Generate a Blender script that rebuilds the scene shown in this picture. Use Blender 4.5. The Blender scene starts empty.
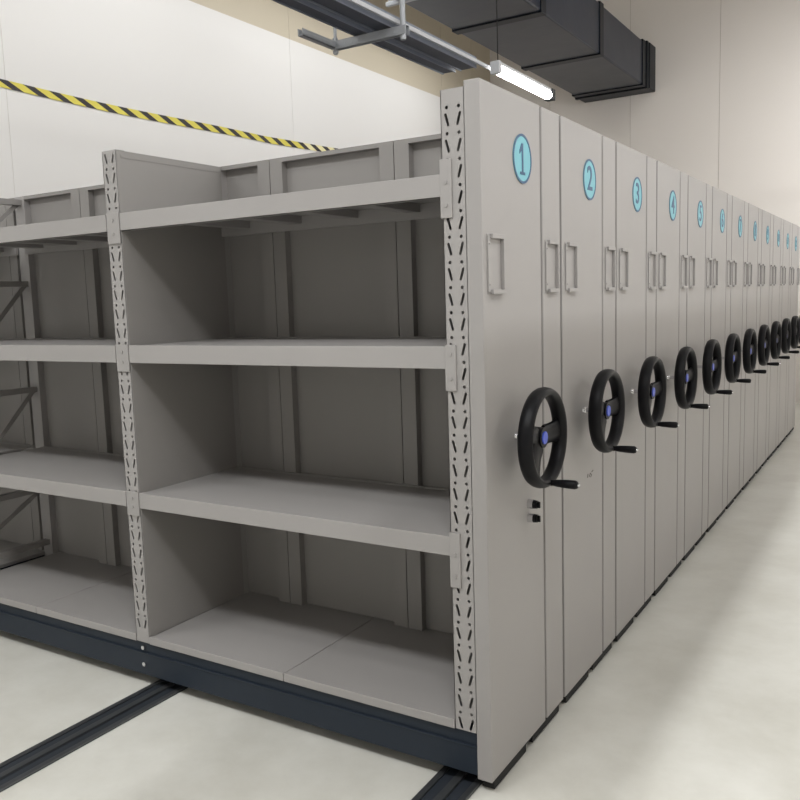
import bpy, bmesh, math, random
from mathutils import Vector, Matrix
from mathutils.geometry import tessellate_polygon
random.seed(4)
SC = bpy.context.scene
COL = SC.collection

# ------------------------------------------------------------------ camera
def make_camera():
    yaw, pitch, roll = 0.563637, -0.121366, -0.0326738
    cy, sy = math.cos(yaw), math.sin(yaw)
    f = Vector((-sy*math.cos(pitch), cy*math.cos(pitch), math.sin(pitch)))
    r = Vector((cy, sy, 0)); u = r.cross(f)
    c, s = math.cos(roll), math.sin(roll)
    r2 = c*r + s*u; u2 = -s*r + c*u
    cam = bpy.data.cameras.new('camera'); o = bpy.data.objects.new('camera', cam); COL.objects.link(o)
    m = Matrix((r2, u2, -f)).transposed().to_4x4()
    m.translation = Vector((1.1314, -2.3566, 1.6525))
    o.matrix_world = m
    cam.sensor_width = 36; cam.sensor_fit = 'HORIZONTAL'
    cam.lens = 835.336/800*36
    cam.shift_x = (400-388.5)/800
    cam.shift_y = (400.365-400)/800
    cam.clip_start = 0.02
    SC.camera = o
make_camera()

# ------------------------------------------------------------------ world, view, area lights
w = bpy.data.worlds.new('world'); SC.world = w; w.use_nodes = True
w.node_tree.nodes['Background'].inputs[0].default_value = (0.8, 0.88, 1, 1)
w.node_tree.nodes['Background'].inputs[1].default_value = 0.2
vs = SC.view_settings
vs.view_transform = 'Standard'; vs.look = 'None'; vs.gamma = 1; vs.use_curve_mapping = False
vs.exposure = 0.0

def area(loc, size, power, rot=(0, 0, 0), col=(0.985, 0.995, 1), spread=math.pi):
    l = bpy.data.lights.new('lamp_light', 'AREA'); l.shape = 'RECTANGLE'
    l.size, l.size_y = size; l.energy = power; l.color = col; l.spread = spread
    o = bpy.data.objects.new('lamp_light', l); COL.objects.link(o)
    o.location = loc; o.rotation_euler = rot
    return o
# unseen lamps placed to set the light; their fixtures are built further down
AISLE = [(2.2, y, 4.62) for y in (-1.8, 1.2, 4.2)]
FRONT = [(x, -2.6, 4.62) for x in (-3.5, -0.9, 1.7)]
ROWS = [(-3.5, y, 4.86) for y in (0.2, 2.7, 5.2, 7.7)]  # unseen wall washers added to brighten the left wall
HIGH = [(x, y, 6.5) for x in (-.9, 2.0) for y in (-2.7, 1.8, 6.3)]  # unseen fill lamps added for general brightness
SIDE = [(4.12, y, 3.5) for y in (1.2, 5.2, 9.2)]  # unseen lamps added to throw the hand wheel shadows sideways
NEAR = [(x, -1.3, 6.5) for x in (-3.4, -.9)]  # unseen lamps added for steep light onto the shelves
FARW = [(2.2, 7.2, 4.62), (2.2, 8.9, 4.62)]  # unseen lamps added to brighten the back wall
R_ = math.radians
POW = dict(AISLE=50, FRONT=71, ROWS=29, HIGH=26, HIGHR=32, SIDE=16, NEAR=8, FARW=112)
for p in AISLE: area((p[0], p[1], p[2]-.045), (.07, 2.4), POW['AISLE'])
for p in FRONT: area((p[0], p[1], p[2]-.045), (1.9, .5), POW['FRONT'])
for p in ROWS: area((p[0], p[1], p[2]-.045), (.12, 2.0), POW['ROWS'], (0, R_(38), 0))
for p in HIGH: area((p[0], p[1], p[2]-.045), (.5, .5), POW['HIGHR' if p[0] > 0 else 'HIGH'])
for p in NEAR: area((p[0], p[1], p[2]-.045), (1.2, .2), POW['NEAR'])
for p in SIDE: area((p[0]-.06, p[1], p[2]), (.1, 1.1), POW['SIDE'], (0, R_(90), 0))
for p in FARW: area((p[0], p[1], p[2]-.045), (.08, .9), POW['FARW'], (R_(30), 0, 0))

# ------------------------------------------------------------------ materials
def lin(c): return tuple(((x/255)/12.92 if x/255 <= .04045 else ((x/255+.055)/1.055)**2.4) for x in c)+(1,)
def mat(name, rgb, rough=.5, metal=0, noise=0, nscale=6, bump=0, bscale=200, emit=0, coat=0, stretch=(1,1,1), spec=.5):
    m = bpy.data.materials.new(name); m.use_nodes = True
    nt = m.node_tree; b = nt.nodes['Principled BSDF']
    c = lin(rgb)
    b.inputs['Base Color'].default_value = c
    b.inputs['Roughness'].default_value = rough
    b.inputs['Metallic'].default_value = metal
    b.inputs['Specular IOR Level'].default_value = spec
    b.inputs['Coat Weight'].default_value = coat
    tc = nt.nodes.new('ShaderNodeTexCoord')
    mp = nt.nodes.new('ShaderNodeMapping'); mp.inputs['Scale'].default_value = stretch
    nt.links.new(tc.outputs['Object'], mp.inputs[0])
    if noise:
        n = nt.nodes.new('ShaderNodeTexNoise'); n.inputs['Scale'].default_value = nscale; n.inputs['Detail'].default_value = 5
        nt.links.new(mp.outputs[0], n.inputs['Vector'])
        mx = nt.nodes.new('ShaderNodeMix'); mx.data_type = 'RGBA'
        mx.inputs[6].default_value = tuple(x*(1-noise) for x in c[:3])+(1,)
        mx.inputs[7].default_value = tuple(min(1, x*(1+noise)) for x in c[:3])+(1,)
        nt.links.new(n.outputs[0], mx.inputs[0]); nt.links.new(mx.outputs[2], b.inputs['Base Color'])
        mr = nt.nodes.new('ShaderNodeMapRange'); mr.inputs[3].default_value = rough*.85; mr.inputs[4].default_value = min(1, rough*1.15)
        nt.links.new(n.outputs[0], mr.inputs[0]); nt.links.new(mr.outputs[0], b.inputs['Roughness'])
    if bump:
        n2 = nt.nodes.new('ShaderNodeTexNoise'); n2.inputs['Scale'].default_value = bscale
        nt.links.new(mp.outputs[0], n2.inputs['Vector'])
        bp = nt.nodes.new('ShaderNodeBump'); bp.inputs['Strength'].default_value = bump; bp.inputs['Distance'].default_value = .002
        nt.links.new(n2.outputs[0], bp.inputs['Height']); nt.links.new(bp.outputs[0], b.inputs['Normal'])
    if emit:
        b.inputs['Emission Color'].default_value = c; b.inputs['Emission Strength'].default_value = emit
    return m
M = dict(
    steel=mat('grey_powder_coat', (152, 149, 147), .45, noise=.02, nscale=3, bump=.06, bscale=260),
    inner=mat('grey_sheet_steel', (137, 134, 131), .5, noise=.02, nscale=4),
    base=mat('slate_chassis_paint', (34, 42, 52), .5, noise=.05, nscale=9, spec=.3),
    black=mat('black_plastic', (6, 6, 10), .42, coat=0, spec=.22),
    rubber=mat('black_rubber', (18, 18, 18), .8),
    chrome=mat('chrome', (215, 215, 218), .15, 1),
    zinc=mat('zinc_strut', (165, 168, 172), .45, .35, noise=.08, nscale=20),
    cyan=mat('cyan_sticker', (104, 172, 184), .4),
    blue=mat('dark_blue_print', (26, 74, 112), .4),
    badge=mat('blue_badge', (62, 84, 190), .35),
    white=mat('white_wall_paint', (225, 223, 220), .7, noise=.012, nscale=.6),
    beige=mat('beige_wall_panel', (228, 222, 216), .6, noise=.015, nscale=.5),
    wseam=mat('white_wall_joint', (216, 212, 206), .7),
    seam=mat('wall_joint', (176, 166, 154), .7),
    upper=mat('shaded_upper_wall', (196, 186, 166), .7, noise=.02, nscale=.5),  # shade above the lamp cutoff is painted into this beige
    ceil=mat('ceiling_paint', (200, 196, 188), .8, noise=.02),
    duct=mat('slate_insulation_foil', (28, 35, 49), .3, noise=.12, nscale=3, bump=.3, bscale=9, spec=.3),
    ductband=mat('dark_duct_band', (16, 20, 27), .4, spec=.2),
    tray=mat('navy_cable_trunking', (40, 47, 66), .35, noise=.05),
    traylip=mat('grey_trunking_lip', (128, 134, 146), .35, .2),
    rail=mat('floor_rail_steel', (96, 98, 100), .35, .7, noise=.15, nscale=15),
    raildark=mat('rail_channel_dark', (42, 47, 54), .5),
    yellow=mat('hazard_yellow', (216, 203, 84), .45),
    hblack=mat('hazard_black', (38, 34, 38), .45),
    pale=mat('pale_yellow', (232, 224, 170), .5),  # paler yellow for the far end of the tape
    smudge=mat('pencil_mark', (92, 88, 84), .7),
    tube=mat('lit_tube', (255, 253, 248), .3, emit=36),
    fixture=mat('white_fixture', (190, 192, 196), .4),
)

def floor_mat():
    m = mat('epoxy_floor', (205, 202, 188), .32, bump=.05, bscale=3)
    nt = m.node_tree; b = nt.nodes['Principled BSDF']
    tc = nt.nodes.new('ShaderNodeTexCoord')
    n = nt.nodes.new('ShaderNodeTexNoise'); n.inputs['Scale'].default_value = 1.6; n.inputs['Detail'].default_value = 8; n.inputs['Roughness'].default_value = .65
    nt.links.new(tc.outputs['Object'], n.inputs['Vector'])
    cr = nt.nodes.new('ShaderNodeValToRGB')
    cr.color_ramp.elements[0].position = .3; cr.color_ramp.elements[0].color = lin((194, 192, 183))
    cr.color_ramp.elements[1].position = .62; cr.color_ramp.elements[1].color = lin((213, 212, 205))
    nt.links.new(n.outputs[0], cr.inputs[0]); nt.links.new(cr.outputs[0], b.inputs['Base Color'])
    return m
M['floor'] = floor_mat()

# ------------------------------------------------------------------ mesh helpers
class MB:
    def __init__(s): s.v = []; s.f = []; s.mi = []; s.cur = 0; s.sm = []
    def add(s, vs, fs, smooth=False):
        o = len(s.v); s.v += [tuple(v) for v in vs]
        for f in fs: s.f.append(tuple(i+o for i in f)); s.mi.append(s.cur); s.sm.append(smooth)
    def box(s, x0, x1, y0, y1, z0, z1):
        if x0 > x1: x0, x1 = x1, x0
        if y0 > y1: y0, y1 = y1, y0
        if z0 > z1: z0, z1 = z1, z0
        s.add([(x0,y0,z0),(x1,y0,z0),(x1,y1,z0),(x0,y1,z0),(x0,y0,z1),(x1,y0,z1),(x1,y1,z1),(x0,y1,z1)],
              [(0,3,2,1),(4,5,6,7),(0,1,5,4),(1,2,6,5),(2,3,7,6),(3,0,4,7)])
    def loft(s, rings, close=False, caps=True, smooth=True):
        n = len(rings[0]); vs = [p for r in rings for p in r]; fs = []
        m = len(rings)
        for i in range(m if close else m-1):
            for j in range(n):
                a = i*n+j; b = i*n+(j+1) % n; c = ((i+1) % m)*n+(j+1) % n; d = ((i+1) % m)*n+j
                fs.append((a, b, c, d))
        s.add(vs, fs, smooth)
        if caps and not close:
            s.add(rings[0], [tuple(range(n))[::-1]]); s.add(rings[-1], [tuple(range(n))])
    def tube(s, p0, p1, r0, r1=None, n=14):
        p0, p1 = Vector(p0), Vector(p1); r1 = r0 if r1 is None else r1
        d = (p1-p0).normalized(); a = Vector((0,0,1)) if abs(d.z) < .9 else Vector((1,0,0))
        u = d.cross(a).normalized(); v = d.cross(u)
        s.loft([[p+(u*math.cos(t)+v*math.sin(t))*r for t in [2*math.pi*k/n for k in range(n)]] for p, r in ((p0,r0),(p1,r1))])
    def build(s, name, material, parent=None, bevel=0, loc=None):
        me = bpy.data.meshes.new(name); me.from_pydata(s.v, [], s.f)
        for m in (material if isinstance(material, list) else [material]): me.materials.append(m)
        me.polygons.foreach_set('material_index', s.mi); me.polygons.foreach_set('use_smooth', s.sm)
        bm = bmesh.new(); bm.from_mesh(me); bmesh.ops.recalc_face_normals(bm, faces=bm.faces)
        bm.to_mesh(me); bm.free(); me.update()
        o = bpy.data.objects.new(name, me); COL.objects.link(o)
        if parent: o.parent = parent
        if loc: o.location = loc
        if bevel:
            b = o.modifiers.new('bevel', 'BEVEL'); b.width = bevel; b.segments = 2; b.limit_method = 'ANGLE'
        return o
def one(name, m, parent, *boxes, bevel=0):
    b = MB()
    for x in boxes: b.box(*x)
    return b.build(name, m, parent, bevel)
def empty(name, loc):
    o = bpy.data.objects.new(name, None); COL.objects.link(o); o.location = loc; o.empty_display_size = .1
    return o
def tag(o, label, cat, group=None):
    o['label'] = label; o['category'] = cat
    if group: o['group'] = group
    return o
def struct(o): o['kind'] = 'structure'; return o

# ------------------------------------------------------------------ room
XL, XR, YF, YB, ZC, ZB = -4.9, 4.2, 10.62, -6.5, 6.6, 4.56
struct(one('floor', M['floor'], None, (XL-.3, XR+.3, YB-.3, YF+.3, -.15, 0)))
struct(one('ceiling', M['ceil'], None, (XL-.3, XR+.3, YB-.3, YF+.3, ZC, ZC+.15)))
def wall(name, plane, at, lo, hi, z0, z1, m, seams, sgn, depth=.2):
    """panelled wall; joints between the panels are shallow recessed grooves"""
    b = MB(); xs = [lo]+seams+[hi]; g = .003
    for a, c in zip(xs[:-1], xs[1:]):
        a2 = a+(g if a != lo else 0); c2 = c-(g if c != hi else 0)
        if plane == 'x': b.box(at, at+sgn*depth, a2, c2, z0, z1)
        else: b.box(a2, c2, at, at+sgn*depth, z0, z1)
    b.cur = 1
    if plane == 'x': b.box(at+sgn*.003, at+sgn*(depth-.01), lo+.01, hi-.01, z0+.01, z1-.01)
    else: b.box(lo+.01, hi-.01, at+sgn*.006, at+sgn*(depth-.01), z0+.01, z1-.01)
    return struct(b.build(name, [m, M['wseam'] if m is M['white'] else M['seam']]))
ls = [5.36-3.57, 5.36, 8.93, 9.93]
wall('wall_left', 'x', XL, YB, YF, 0, ZB, M['white'], [5.36-3.57, 5.36, 8.93], -1)
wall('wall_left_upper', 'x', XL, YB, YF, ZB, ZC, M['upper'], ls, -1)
wall('wall_back', 'y', YF, XL, XR, 0, ZC, M['beige'], [-3.88, -2.61, -1.34, -.07, 1.2, 2.47, 3.74], 1)
wall('wall_right', 'x', XR, YB, YF, 0, ZC, M['beige'], [-4, -1.5, 1, 3.5, 6, 8.5], 1)
wall('wall_front', 'y', YB, XL, XR, 0, ZC, M['white'], [-2, 1], -1)

# ------------------------------------------------------------------ floor rails
for i, (x, lab) in enumerate([(-1.567, 'double track floor rail running out from under the first rack, under its left post'),
                              (-.14, 'double track floor rail nearest the numbered end panels'),
                              (-3.05, 'double track floor rail under the second bay post, left of frame'),
                              (-4.5, 'double track floor rail closest to the white left wall')]):
    b = MB()
    b.cur = 0; b.box(x-.078, x+.078, -3.6, 8.3, 0, .004)
    b.cur = 1
    b.box(x-.078, x-.056, -3.6, 8.3, .004, .010); b.box(x+.056, x+.078, -3.6, 8.3, .004, .010)
    b.box(x-.014, x+.014, -3.6, 8.3, .004, .013)
    tag(b.build('floor_rail', [M['raildark'], M['rail']], None), lab, 'rail', 'floor rails under the mobile racks')

# ------------------------------------------------------------------ the mobile racks
H, D, P, LEN = 2.283, .65, .684, 4.58
POSTX = [-.134, -1.618, -3.102, -4.586]          # left edge of the near post, right edges of the others
PW = .082
BAYS = [(-1.618, -.134), (-3.102, -1.618-PW), (-4.586+.0, -3.102-PW)]
DECK = [(2.031, .069), (1.4945, .0725), (.871, .066)]
PI = math.pi

def ngon(cx, cz, r, n=10): return [(cx+r*math.cos(2*PI*k/n), cz+r*math.sin(2*PI*k/n)) for k in range(n)]
def slot(cx, cz, L, wd, ang):
    pts = []
    for sgn in (1, -1):
        for k in range(5):
            t = (PI/2*sgn) - PI/2 + PI*k/4 if False else (k/4*PI - (0 if sgn > 0 else PI))
            pts.append((wd/2*math.cos(t), sgn*(L/2-wd/2)+wd/2*math.sin(t)))
    c, s = math.cos(ang), math.sin(ang)
    return [(cx+c*px-s*pz, cz+s*px+c*pz) for px, pz in pts]
def perforated_post(x0, x1, z0, z1, y, off=.072):
    """C-section post whose front face really is punched with round holes and slanted slots"""
    b = MB(); w_ = x1-x0; mod = .0785; z = z0+off-.0785
    cols = [(x0, x0+w_*.52, 1), (x0+w_*.52, x1, -1)]
    while z < z1-.002:
        zt = min(z+mod, z1); zb_ = max(z, z0)
        for a, c, sg in cols:
            cx = (a+c)/2
            outer = [(a, zb_), (c, zb_), (c, zt), (a, zt)]
            holes = []
            if zt-zb_ > .07:
                holes = [slot(cx, z+.031, .042, .009, .28*sg), ngon(cx, z+.068, .0058, 8)]
            elif zt-zb_ > .056: holes = [slot(cx, z+.031, .042, .009, .28*sg)]
            loops = [[Vector((p[0], p[1], 0)) for p in lp] for lp in [outer]+holes]
            flat = [p for lp in loops for p in lp]
            tris = tessellate_polygon(loops)
            b.add([(p.x, y, p.y) for p in flat], [tuple(t) for t in tris])
            for lp in holes:                           # the sheet's thickness around each hole
                n = len(lp)
                b.add([(q[0], y, q[1]) for q in lp]+[(q[0], y+.0025, q[1]) for q in lp],
                      [(k, (k+1) % n, n+(k+1) % n, n+k) for k in range(n)])
        z = zt
    dp = .045
    b.box(x0, x0+.0025, y, y+dp, z0, z1); b.box(x1-.0025, x1, y, y+dp, z0, z1)
    b.box(x0, x0+.014, y+dp-.002, y+dp, z0, z1); b.box(x1-.014, x1, y+dp-.002, y+dp, z0, z1)
    b.box(x0, x1, y+.0005, y+dp, z1-.002, z1)
    return b

def digit_mesh(txt):
    cu = bpy.data.curves.new('digit', 'FONT'); cu.body = txt; cu.align_x = 'CENTER'; cu.align_y = 'CENTER'
    cu.size = .135 if len(txt) == 1 else .1; cu.extrude = .0006; cu.offset = .0012
    o = bpy.data.objects.new('digit', cu); COL.objects.link(o)
    bpy.context.view_layer.update()
    me = bpy.data.meshes.new_from_object(o.evaluated_get(bpy.context.evaluated_depsgraph_get()))
    bpy.data.objects.remove(o)
    # text lies in XY -> stand it on the panel plane facing +X
    me.transform(Matrix(((0, 0, 1, 0), (1, 0, 0, 0), (0, 1, 0, 0), (0, 0, 0, 1))))
    me.materials.clear(); me.materials.append(M['blue'])
    return me

def number_plate(root, txt):
    b = MB()
    ring = [Vector((.0, .076*math.cos(2*PI*k/40), .08*math.sin(2*PI*k/40))) for k in range(40)]
    b.loft([ring, [p+Vector((.002, 0, 0)) for p in ring]], smooth=False)
    pl = b.build('number_plate', M['cyan'], root, loc=(.0002, .315, 2.10))
    pl['label'] = 'round cyan number sticker with a blue rim'
    b = MB()
    o = [Vector((.0021, .077*math.cos(2*PI*k/40), .081*math.sin(2*PI*k/40))) for k in range(40)]
    i_ = [Vector((.0021, .069*math.cos(2*PI*k/40), .073*math.sin(2*PI*k/40))) for k in range(40)]
    dx = Vector((.001, 0, 0))
    b.loft([o, [p+dx for p in o], [p+dx for p in i_], i_], close=True, smooth=False)
    b.build('rim', M['blue'], pl)
    if txt == '1':          # the slim "1" with thickened ends, as on the first sticker
        b = MB()
        def pr(pts):
            n = len(pts); b.add([(.002, y, z) for y, z in pts]+[(.0032, y, z) for y, z in pts],
                [tuple(range(n)), tuple(range(n, 2*n))[::-1]]+[(k, (k+1) % n, n+(k+1) % n, n+k) for k in range(n)])
        pr([(-.006, -.045), (.006, -.045), (.006, .05), (-.006, .05)])
        pr([(-.006, .05), (-.006, .028), (-.024, .014), (-.024, .026)])
        pr([(-.02, -.052), (.02, -.052), (.02, -.043), (-.02, -.043)])
        b.build('digit', M['blue'], pl)
    else:
        g = bpy.data.objects.new('digit', digit_mesh(txt)); COL.objects.link(g); g.parent = pl; g.location = (.0028, 0, 0)

def handwheel(root):
    """spoked hand wheel: a dished rim, a hub with a badge, two spokes and a crank grip"""
    cy_, cz_, cx_ = .235, 1.176, .098
    rim = MB(); R_ = .1535; n = 56; rings = []
    for k in range(n):
        t = 2*PI*k/n; d = Vector((0, math.cos(t), math.sin(t))); rr = []
        for j in range(12):
            a = 2*PI*j/12
            rr.append(Vector((cx_+.027*math.cos(a), cy_, cz_)) + d*(R_+.0155*math.sin(a)*(1 if math.sin(a) > 0 else 1.1)))
        rings.append(rr)
    rim.loft(rings, close=True)
    wheel = rim.build('handwheel', M['black'], root)
    def spoke(ang, w0, w1):
        b = MB(); rs = []
        for q in range(9):
            s_ = .03+(R_-.006-.03)*q/8; wd = w0+(w1-w0)*abs(q/8-.35)**1.3
            d = Vector((0, math.cos(ang), math.sin(ang))); t = Vector((0, -math.sin(ang), math.cos(ang)))
            th = .011; dish = -.012*math.cos(q/8*PI/2)
            c = Vector((cx_+dish, cy_, cz_))+d*s_
            rs.append([c+t*wd*.5*math.cos(a)+Vector((th*math.sin(a), 0, 0)) for a in [2*PI*k/10 for k in range(10)]])
        b.loft(rs)
        return b.build('spoke', M['black'], wheel)
    spoke(.05, .07, .10); spoke(PI+.95, .08, .14); spoke(PI-.25, .055, .08)
    h = MB(); h.tube((cx_-.03, cy_, cz_), (cx_+.004, cy_, cz_), .036, .034, 24); h.build('hub', M['black'], wheel)
    h = MB(); h.tube((cx_+.004, cy_, cz_), (cx_+.008, cy_, cz_), .022, .021, 20)
    h.build('badge', M['badge'], wheel)['label'] = 'small round blue badge on the hub'
    h = MB(); a = -1.5; py, pz = cy_+R_*math.cos(a), cz_+R_*math.sin(a)
    pr = [(-.01, .013), (.01, .010), (.025, .0125), (.06, .0145), (.085, .015), (.093, .012), (.096, .004)]
    h.loft([[Vector((cx_+.02+s_, py+r_*math.cos(t), pz+r_*math.sin(t))) for t in [2*PI*k/14 for k in range(14)]] for s_, r_ in pr])
    h.build('crank_grip', M['black'], wheel)
    h = MB(); h.tube((cx_+.115, py, pz), (cx_+.12, py, pz), .006, .005, 10); h.build('grip_bolt', M['chrome'], wheel)
    s_ = MB(); s_.tube((-.001, cy_, cz_), (.008, cy_, cz_), .014, .012, 20); s_.build('wheel_flange', M['chrome'], root)
    s_ = MB(); s_.tube((.012, cy_, cz_), (cx_-.028, cy_, cz_), .009, .009, 14)
    s_.build('wheel_shaft', M['chrome'], root)['label'] = 'chrome shaft behind the hand wheel'

def label_holder(root, y0, wd=.112):
    z0, z1 = 1.655, 1.842; b = MB()
    b.box(-.001, .002, y0, y0+wd, z0, z1)
    b.box(.002, .014, y0+.018, y0+wd, z1-.014, z1); b.box(.002, .014, y0+.018, y0+wd, z0, z0+.014)
    b.box(.002, .014, y0+wd-.012, y0+wd, z0+.014, z1-.014)
    b.box(.002, .006, y0, y0+.016, z0+.006, z1-.006)
    for zz in (z0+.03, z1-.03): b.tube((.006, y0+.008, zz), (.009, y0+.008, zz), .0045, .003, 8)
    b.build('label_holder', M['steel'], root, bevel=.0015)

def key_lock(root, y, z):
    b = MB(); b.tube((-.001, y, z), (.02, y, z), .017, .016, 20)
    k = b.build('lock', M['chrome'], root); k['label'] = 'chrome cam lock with a black face'
    b = MB(); b.tube((.02, y, z), (.034, y, z), .0155, .014, 20); b.box(.034, .044, y-.003, y+.003, z-.011, z+.011)
    b.build('lock_face', M['black'], k)

def make_rack(i, full):
    r = empty('mobile_rack', (0, i*P, 0))
    st = M['steel']
    # end panel facing the aisle: wide sheet, narrow sheet
    b = MB(); b.box(-.0535, 0, -.0005, .475, .044, 2.30)
    b.build('end_panel', st, r, bevel=.0025)
    b = MB(); b.box(-.052, 0, .492, D+.016, .044, 2.30)
    b.build('side_strip', st, r, bevel=.004)
    one('seam_channel', st, r, (-.052, -.018, .475, .492, .044, 2.298))
    one('kick_seal', M['rubber'], r, (-.05, -.006, .03, .30, .006, .044), (-.05, -.006, .36, D-.02, .010, .044), (-.05, -.010, .30, .36, .025, .044))
    label_holder(r, .03); label_holder(r, .512)
    handwheel(r)
    # chassis
    b = MB(); x0, x1 = -LEN-.06, -.054
    for ya, yb in ((0, .05), (D-.05, D)):
        b.box(x0, x1, ya+.004, yb, .053, .150); b.box(x0, x1, ya, yb, .150, .156); b.box(x0, x1, ya+.010, yb, .156, .205)
    for x in POSTX: b.box(x-.10, x-.02, .05, D-.05, .06, .2)
    b.box(x0, x0+.05, .05, D-.05, .06, .2)
    ch = b.build('chassis', M['base'], r, bevel=.002)
    for x in (-1.66, -3.14):
        for z in (.105, .18):
            b = MB(); b.tube((x, -.006, z), (x, .012, z), .010, .010, 6); b.build('bolt', M['chrome'], ch)
    for x in POSTX:
        b = MB(); b.tube((x-.028, .1, .0545), (x-.002, .1, .0545), .041, .041, 20); b.build('running_wheel', M['rail'], ch)
    # front and rear posts
    PX = [(-.134, -.052), (-1.618-PW, -1.618), (-3.102-PW, -3.102), (-4.586-PW, -4.586)]
    for a, c in PX:
        perforated_post(a, c, .205, H, 0, .072 if a > -1 else .053).build('post', st, r)
        one('post', st, r, (a, c, D-.045, D, .205, H))
    # solid divider by the second post, open braced frame at the third, end sheet at the last
    one('divider', M['inner'], r, (-1.618-PW+.006, -1.6185, .046, D-.046, .21, H-.006),
        (-1.6178, -1.6162, .003, D-.046, .236, H-.002), (-1.6165, -1.6145, .02, D-.05, H-.030, H-.016), bevel=.0005)
    one('divider', M['inner'], r, (-4.586-PW+.006, -4.5865, .046, D-.046, .21, H-.006))
    one('divider', M['inner'], r, (-.128, -.06, .046, D-.046, .21, H-.006))
    b = MB(); xa, xb = -3.102-PW+.02, -3.102-.02
    for z in (.3, .62, 1.2, 1.8, 2.25): b.box(xa, xb, .045, D-.045, z-.015, z+.015)
    for z, z2 in ((.3, .62), (.62, 1.2), (1.2, 1.8), (1.8, 2.25)):
        n_ = Vector((0, D-.09, z2-z)).normalized(); t_ = Vector((0, -n_.z, n_.y))*.012
        p, q = Vector((0, .045, z)), Vector((0, D-.045, z2))
        vs_ = [Vector((x, 0, 0))+s_ for x in (xa+.01, xa+.02) for s_ in (p-t_, q-t_, q+t_, p+t_)]
        b.add(vs_, [(0, 1, 2, 3), (7, 6, 5, 4), (0, 4, 5, 1), (1, 5, 6, 2), (2, 6, 7, 3), (3, 7, 4, 0)])
    b.build('cross_brace', M['inner'], r)
    # shelves
    for bi, (a, c) in enumerate(BAYS):
        for z, h in DECK:
            b = MB()
            b.box(a+.001, c-.001, -.004, .022, z-h, z)                # front beam
            b.box(a+.001, c-.001, .0, .04, z-h, z-h+.003)             # its returned lower lip
            b.box(a+.001, c-.001, D-.065, D-.047, z-h, z)             # rear beam
            b.box(a+.002, c-.002, .022, D-.065, z-.010, z-.003)       # deck
            nn = 5
            for k in range(nn):
                x = a+(c-a)*(k+.5)/nn
                b.box(x-.03, x+.03, .022, D-.065, z-h*.62, z-.010)    # stiffeners under the deck
            b.build('shelf', st, r, bevel=.002)
        xm = (a+c)/2
        for s0, s1 in ((a+.001, xm-.0015), (xm+.0015, c-.001)):
            one('bottom_shelf', st, r, (s0, s1, .010, D-.006, .212, .232), (s0, s1, -.003, .010, .203, .236), bevel=.002)
    # connector plates hooked into the posts
    def plate(x0_, x1_, zt, zb):
        b = MB(); b.box(x0_, x1_, -.007, 0, zb, zt)
        for z in (zt-.03 if zt-zb < .17 else (zt+zb)/2+.02, zb+.04):
            b.tube(((x0_+x1_)/2, -.0105, z), ((x0_+x1_)/2, -.0069, z), .0065, .0065, 10)
        b.build('connector_plate', st, r, bevel=.002)
    plate(-.139, -.098, 2.075, 1.895); plate(-.136, -.097, 1.50, 1.352); plate(-.136, -.097, .885, .70)
    for x in (-1.618-PW, -3.102-PW, -4.586-PW):
        for zt, zb in ((2.035, 1.91), (1.498, 1.385), (.875, .77)): plate(x+.006, x+PW-.002, zt, zb)
    # back: flanged sheets side by side with real recesses
    X0 = -.028
    k = 0
    while X0-.65*k > -LEN-.1:
        xr = X0-.65*k-.002; xl = max(X0-.65*(k+1)+.002, -LEN-.1); k += 1
        if xr-xl < .12: break
        b = MB(); y0, y1 = D-.044, D-.004; f = .068
        b.box(xl, xr, y1-.004, y1, .2335, H)                            # sheet
        b.box(xl, xl+f, y0, y1-.004, .2335, H); b.box(xr-f, xr, y0, y1-.004, .2335, H)
        b.box(xl+f, xr-f, y0, y1-.004, H-.018, H)
        for x in (xl+f/2, xr-f/2):
            b.tube((x, y0-.001, .62), (x, y0, .62), .008, .008, 8)
        b.build('back_sheet', M['inner'], r)
    number_plate(r, str(i+1))
    if i == 0:
        key_lock(r, .335, .918); key_lock(r, .335, .868)
    if i == 1:
        b = MB()
        for (y0_, z0_, y1_, z1_) in [(.28, .885, .285, .90), (.30, .885, .315, .897), (.315, .897, .33, .888), (.33, .888, .318, .88), (.335, .9, .35, .903)]:
            b.tube((.0005, y0_, z0_), (.0005, y1_, z1_), .0022, .0022, 6)
        b.build('pencil_scribble', M['smudge'], r)['label'] = 'faint dark scribble under the hand wheel'
    return r

NR = 12
ordinal = ['first', 'second', 'third', 'fourth', 'fifth', 'sixth', 'seventh', 'eighth', 'ninth', 'tenth', 'eleventh', 'twelfth']
labs = ['grey mobile shelving rack numbered 1, open empty shelves facing the camera, nearest of the row']
for i in range(1, NR):
    labs.append('grey mobile shelving rack, %s from the front, cyan sticker %d on its end panel' % (ordinal[i], i+1))
r0 = make_rack(0, True)
tag(r0, labs[0], 'shelving rack', 'mobile shelving racks in a row')
skip = ('number_plate', 'lock')
def copy_tree(o, parent):
    c = o.copy(); COL.objects.link(c); c.parent = parent
    for ch in o.children: copy_tree(ch, c)
    return c
for i in range(1, NR):
    r = r0.copy(); COL.objects.link(r); r.location = (0, i*P, 0)
    for ch in list(r0.children):
        if ch.name.split('.')[0] in skip: continue
        copy_tree(ch, r)
    number_plate(r, str(i+1))
    if i == 1:
        b = MB()
        for (y0_, z0_, y1_, z1_) in [(.28, .885, .285, .90), (.30, .885, .315, .897), (.315, .897, .33, .888), (.33, .888, .318, .88), (.335, .9, .35, .903)]:
            b.tube((.0005, y0_, z0_), (.0005, y1_, z1_), .0018, .0018, 6)
        b.build('pencil_scribble', M['smudge'], r)['label'] = 'faint dark scribble under the hand wheel'
    tag(r, labs[i], 'shelving rack', 'mobile shelving racks in a row')

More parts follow.
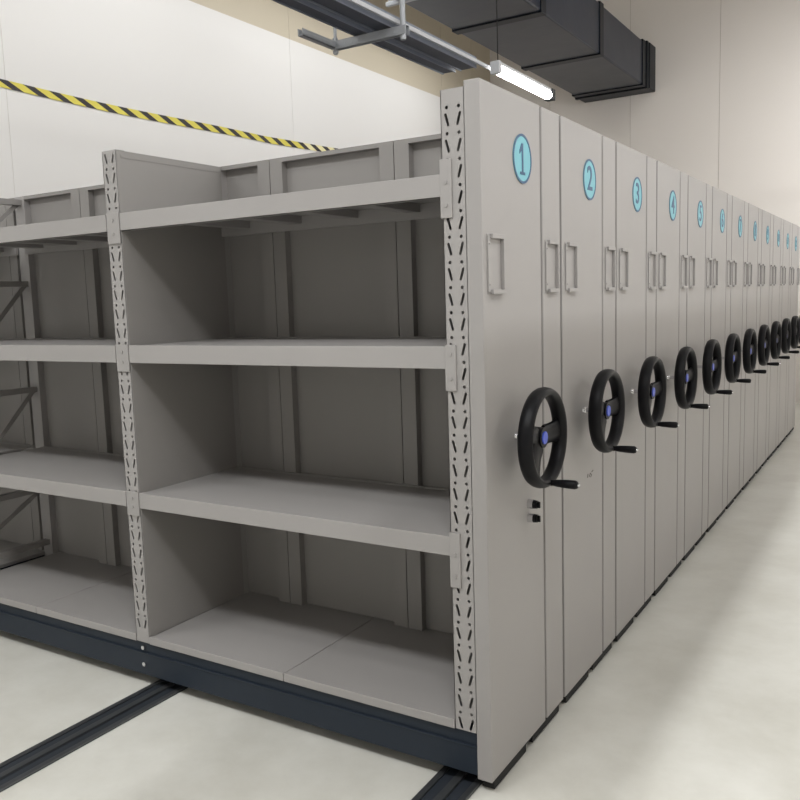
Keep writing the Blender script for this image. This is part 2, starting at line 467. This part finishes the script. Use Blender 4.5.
# ------------------------------------------------------------------ hazard tape along the left wall
def hazard_tape():
    b = MB(); y = -2.869; per = .232; h = .064
    def zc(y): return 3.392+.012*math.sin(y*1.7)+.05*max(0, y-4.9)
    x = XL+.007; lean = .135
    while y < 6.6:
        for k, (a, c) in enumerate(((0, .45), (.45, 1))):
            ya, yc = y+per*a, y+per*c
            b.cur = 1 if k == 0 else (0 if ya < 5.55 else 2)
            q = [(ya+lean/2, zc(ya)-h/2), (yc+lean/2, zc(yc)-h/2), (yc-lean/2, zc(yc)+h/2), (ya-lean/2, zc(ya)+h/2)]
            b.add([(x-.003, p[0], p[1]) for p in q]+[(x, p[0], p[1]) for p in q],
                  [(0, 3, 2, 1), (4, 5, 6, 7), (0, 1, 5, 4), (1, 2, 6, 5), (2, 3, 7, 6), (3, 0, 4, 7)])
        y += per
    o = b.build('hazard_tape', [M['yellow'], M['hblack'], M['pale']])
    tag(o, 'yellow and black striped hazard tape strung along the white left wall', 'tape')
hazard_tape()

# ------------------------------------------------------------------ air duct
def duct():
    r = empty('air_duct', (-2.78, 8, 4.55))
    def pt(b, name, m, bev=.012, par=r):
        o = b.build(name, m, par, bevel=bev); o.location = (2.78, -8, -4.55); return o
    x0, x1, z0, z1 = -3.30, -2.28, 4.56, 5.16
    b = MB(); b.box(x0, x1, -1.5, 10.3, z0, z1); body = pt(b, 'duct_body', M['duct'], .02)
    b = MB(); b.box(x0-.03, x1+.03, 10.22, 10.30, z0-.03, z1+.03); b.box(x0-.01, x1+.045, 10.30, 10.615, z0-.015, z1+.02)
    pt(b, 'wall_collar', M['ductband'])
    for y in (0.4, 3.4, 6.30, 8.22, 10.12):
        b = MB(); b.box(x0-.014, x1+.014, y-.07, y+.07, z0-.014, z1+.014)
        pt(b, 'joint_band', M['ductband'], .006)
    for y in (2.0, 5.0):
        for x in (x0-.06, x1+.06):
            b = MB(); b.tube((x, y, z0-.04), (x, y, ZC), .008); pt(b, 'hanger_rod', M['zinc'], 0)
        b = MB(); b.box(x0-.09, x1+.09, y-.02, y+.02, z0-.06, z0-.02); pt(b, 'hanger_bar', M['zinc'], .003)
    tag(r, 'large dark slate rectangular air duct overhead, running into the beige back wall', 'duct')
duct()

# ------------------------------------------------------------------ cable trunkings on a trapeze hanger
for x0, x1, lab in ((-1.745, -1.645, 'dark navy cable trunking overhead, left one of the two on the hanger'),
                    (-1.605, -1.482, 'dark navy cable trunking overhead, right one of the two, beside the lamp rail')):
    r = empty('cable_trunking', ((x0+x1)/2, 0, 3.2)); c = Vector(r.location)
    b = MB(); b.box(x0+.008-c.x, x1-.008-c.x, -2.5, 3.05, .006, .07); b.build('trunking_body', M['tray'], r, bevel=.004)
    b = MB(); b.box(x0-c.x, x0+.008-c.x, -2.5, 3.05, 0, .075); b.box(x1-.008-c.x, x1-c.x, -2.5, 3.05, 0, .075); b.build('side_lip', M['traylip'], r)
    tag(r, lab, 'cable trunking', 'overhead cable trunkings')
def strut_hanger(y, lab):
    r = empty('strut_hanger', (-1.65, y, 3.17))
    b = MB(); x0, x1 = -.255, .27
    b.box(x0, x1, -.02, -.016, -.025, .025); b.box(x0, x1, .016, .02, -.025, .025); b.box(x0, x1, -.02, .02, .021, .025)
    k = x0+.03
    while k < x1-.03: b.box(k, k+.025, -.021, -.015, -.012, .012) if False else b.tube((k+.012, -.0215, 0), (k+.012, -.0195, 0), .008, .008, 8); k += .05
    b.build('strut_channel', M['zinc'], r, bevel=.002)
    b = MB(); b.box(x0, x0+.035, -.34, -.02, -.02, -.016); b.box(x0, x0+.004, -.34, -.02, -.02, .02); b.box(x0+.031, x0+.035, -.34, -.02, -.02, .02)
    b.build('side_bracket', M['zinc'], r)
    for x in (x0+.02, x1-.03):
        b = MB(); b.tube((x, 0, -.05), (x, 0, ZC-3.17), .010 if x < 0 else .016); b.build('threaded_rod', M['zinc'], r)
        b = MB(); b.tube((x, 0, -.045), (x, 0, -.025), .017, .017, 6); b.tube((x, 0, .025), (x, 0, .045), .017, .017, 6); b.build('nut', M['zinc'], r)
    tag(r, lab, 'hanger', 'trapeze hangers under the trunkings')
strut_hanger(1.95, 'galvanised trapeze hanger carrying the two dark trunkings, seen at the top edge')
b = MB(); b.box(-1.462, -1.445, -2.0, 4.1, 3.215, 3.24)
tag(b.build('lamp_rail', M['fixture'], bevel=.003), 'light grey mounting rail overhead running beside the trunking to the tube lamp', 'rail')

# ------------------------------------------------------------------ lamps
def batten(y0, y1, x, z, lab):
    r = empty('tube_lamp', (x, (y0+y1)/2, z)); h = (y1-y0)/2
    b = MB(); n = 14
    b.loft([[Vector((.034*math.cos(t), yy, .030*math.sin(t)-.005)) for t in [2*PI*k/n for k in range(n)]] for yy in (-h+.02, h-.02)])
    b.build('diffuser', M['tube'], r)
    b = MB(); b.box(-.03, .03, -h+.02, h-.02, .022, .045); b.build('housing', M['fixture'], r, bevel=.003)
    for s in (-1, 1):
        b = MB(); b.box(-.034, .037, s*h-.02, s*h+.02+(.03 if s > 0 else 0), -.038, .047); b.build('end_cap', M['ductband' if s > 0 else 'fixture'], r, bevel=.004)
        if s < 0: b = MB(); b.tube((0, s*(h-.04), .04), (-.02, s*(h-.04), ZC-z), .0035, n=6); b.build('hanging_wire', M['rubber'], r)
    tag(r, lab, 'lamp')
batten(3.17, 4.17, -1.395, 3.21, 'lit white tube lamp hanging over the first racks beneath the dark duct')

def unseen_ceiling_lamp(p, along, L, lab, group):
    r = empty('unseen_ceiling_lamp', p)
    a, c = (L/2+.05, .27 if L == 1.9 else .13) if along == 'x' else (.08, L/2+.05)
    b = MB(); b.box(-a, a, -c, c, -.03, .04); b.build('lamp_housing', M['fixture'], r, bevel=.004)
    for s in (-1, 1):
        q = (s*(a-.2), 0) if along == 'x' else (0, s*(c-.2))
        b = MB(); b.tube((q[0], q[1], .04), (q[0], q[1], ZC-p[2]), .006, n=6); b.build('hanging_rod', M['zinc'], r)
    tag(r, lab, 'lamp', group)
w3 = ['nearest the camera', 'second along', 'third along', 'farthest along']
for k, p in enumerate(AISLE): unseen_ceiling_lamp(p, 'y', 2.4, 'long white ceiling lamp over the aisle, '+w3[k], 'aisle lamps')
for k, p in enumerate(FRONT): unseen_ceiling_lamp(p, 'x', 1.9, 'white ceiling lamp in front of the open shelves, '+['leftmost', 'middle', 'rightmost'][k], 'front lamps')
for k, p in enumerate(ROWS): unseen_ceiling_lamp(p, 'y', 2.0, 'unseen lamp added to brighten the left wall, '+w3[k], 'added wall wash lamps')
for k, p in enumerate(HIGH):
    b = MB(); b.box(p[0]-.3, p[0]+.3, p[1]-.3, p[1]+.3, p[2]-.03, ZC-.002)
    tag(b.build('added_panel_lamp', M['fixture'], bevel=.005), 'unseen square lamp added on the ceiling, '+['left', 'right'][k//3]+' line, '+w3[k % 3], 'lamp', 'added square lamps')
for k, p in enumerate(FARW): unseen_ceiling_lamp(p, 'y', .9, 'unseen short lamp added to brighten the beige back wall, '+['nearer', 'farther'][k]+' one', 'added back wall lamps')
for k, p in enumerate(NEAR): unseen_ceiling_lamp(p, 'x', 1.2, 'unseen high lamp added above the front of the first rack, '+['left', 'right'][k]+' one', 'added high front lamps')
for k, p in enumerate(SIDE):
    b = MB(); b.box(p[0]-.04, XR-.001, p[1]-.6, p[1]+.6, p[2]-.08, p[2]+.08)
    tag(b.build('added_wall_lamp', M['fixture'], bevel=.005), 'unseen white lamp added on the right wall, '+w3[k], 'lamp', 'added wall lamps')
# unseen tray added under the aisle lamps so that shade falls on the lower half of the end panels
b = MB(); b.box(1.2, 1.62, -4, 10.5, 3.10, 3.115); b.box(1.2, 1.21, -4, 10.5, 3.115, 3.19); b.box(1.61, 1.62, -4, 10.5, 3.115, 3.19)
for y in (-3, 0, 3, 6, 9):
    for x in (1.195, 1.625): b.tube((x, y, 3.11), (x, y, ZC-.001), .006, n=6)
tag(b.build('added_shade_tray', M['zinc']), 'unseen tray added above the aisle to shade the lower end panels', 'cable tray')
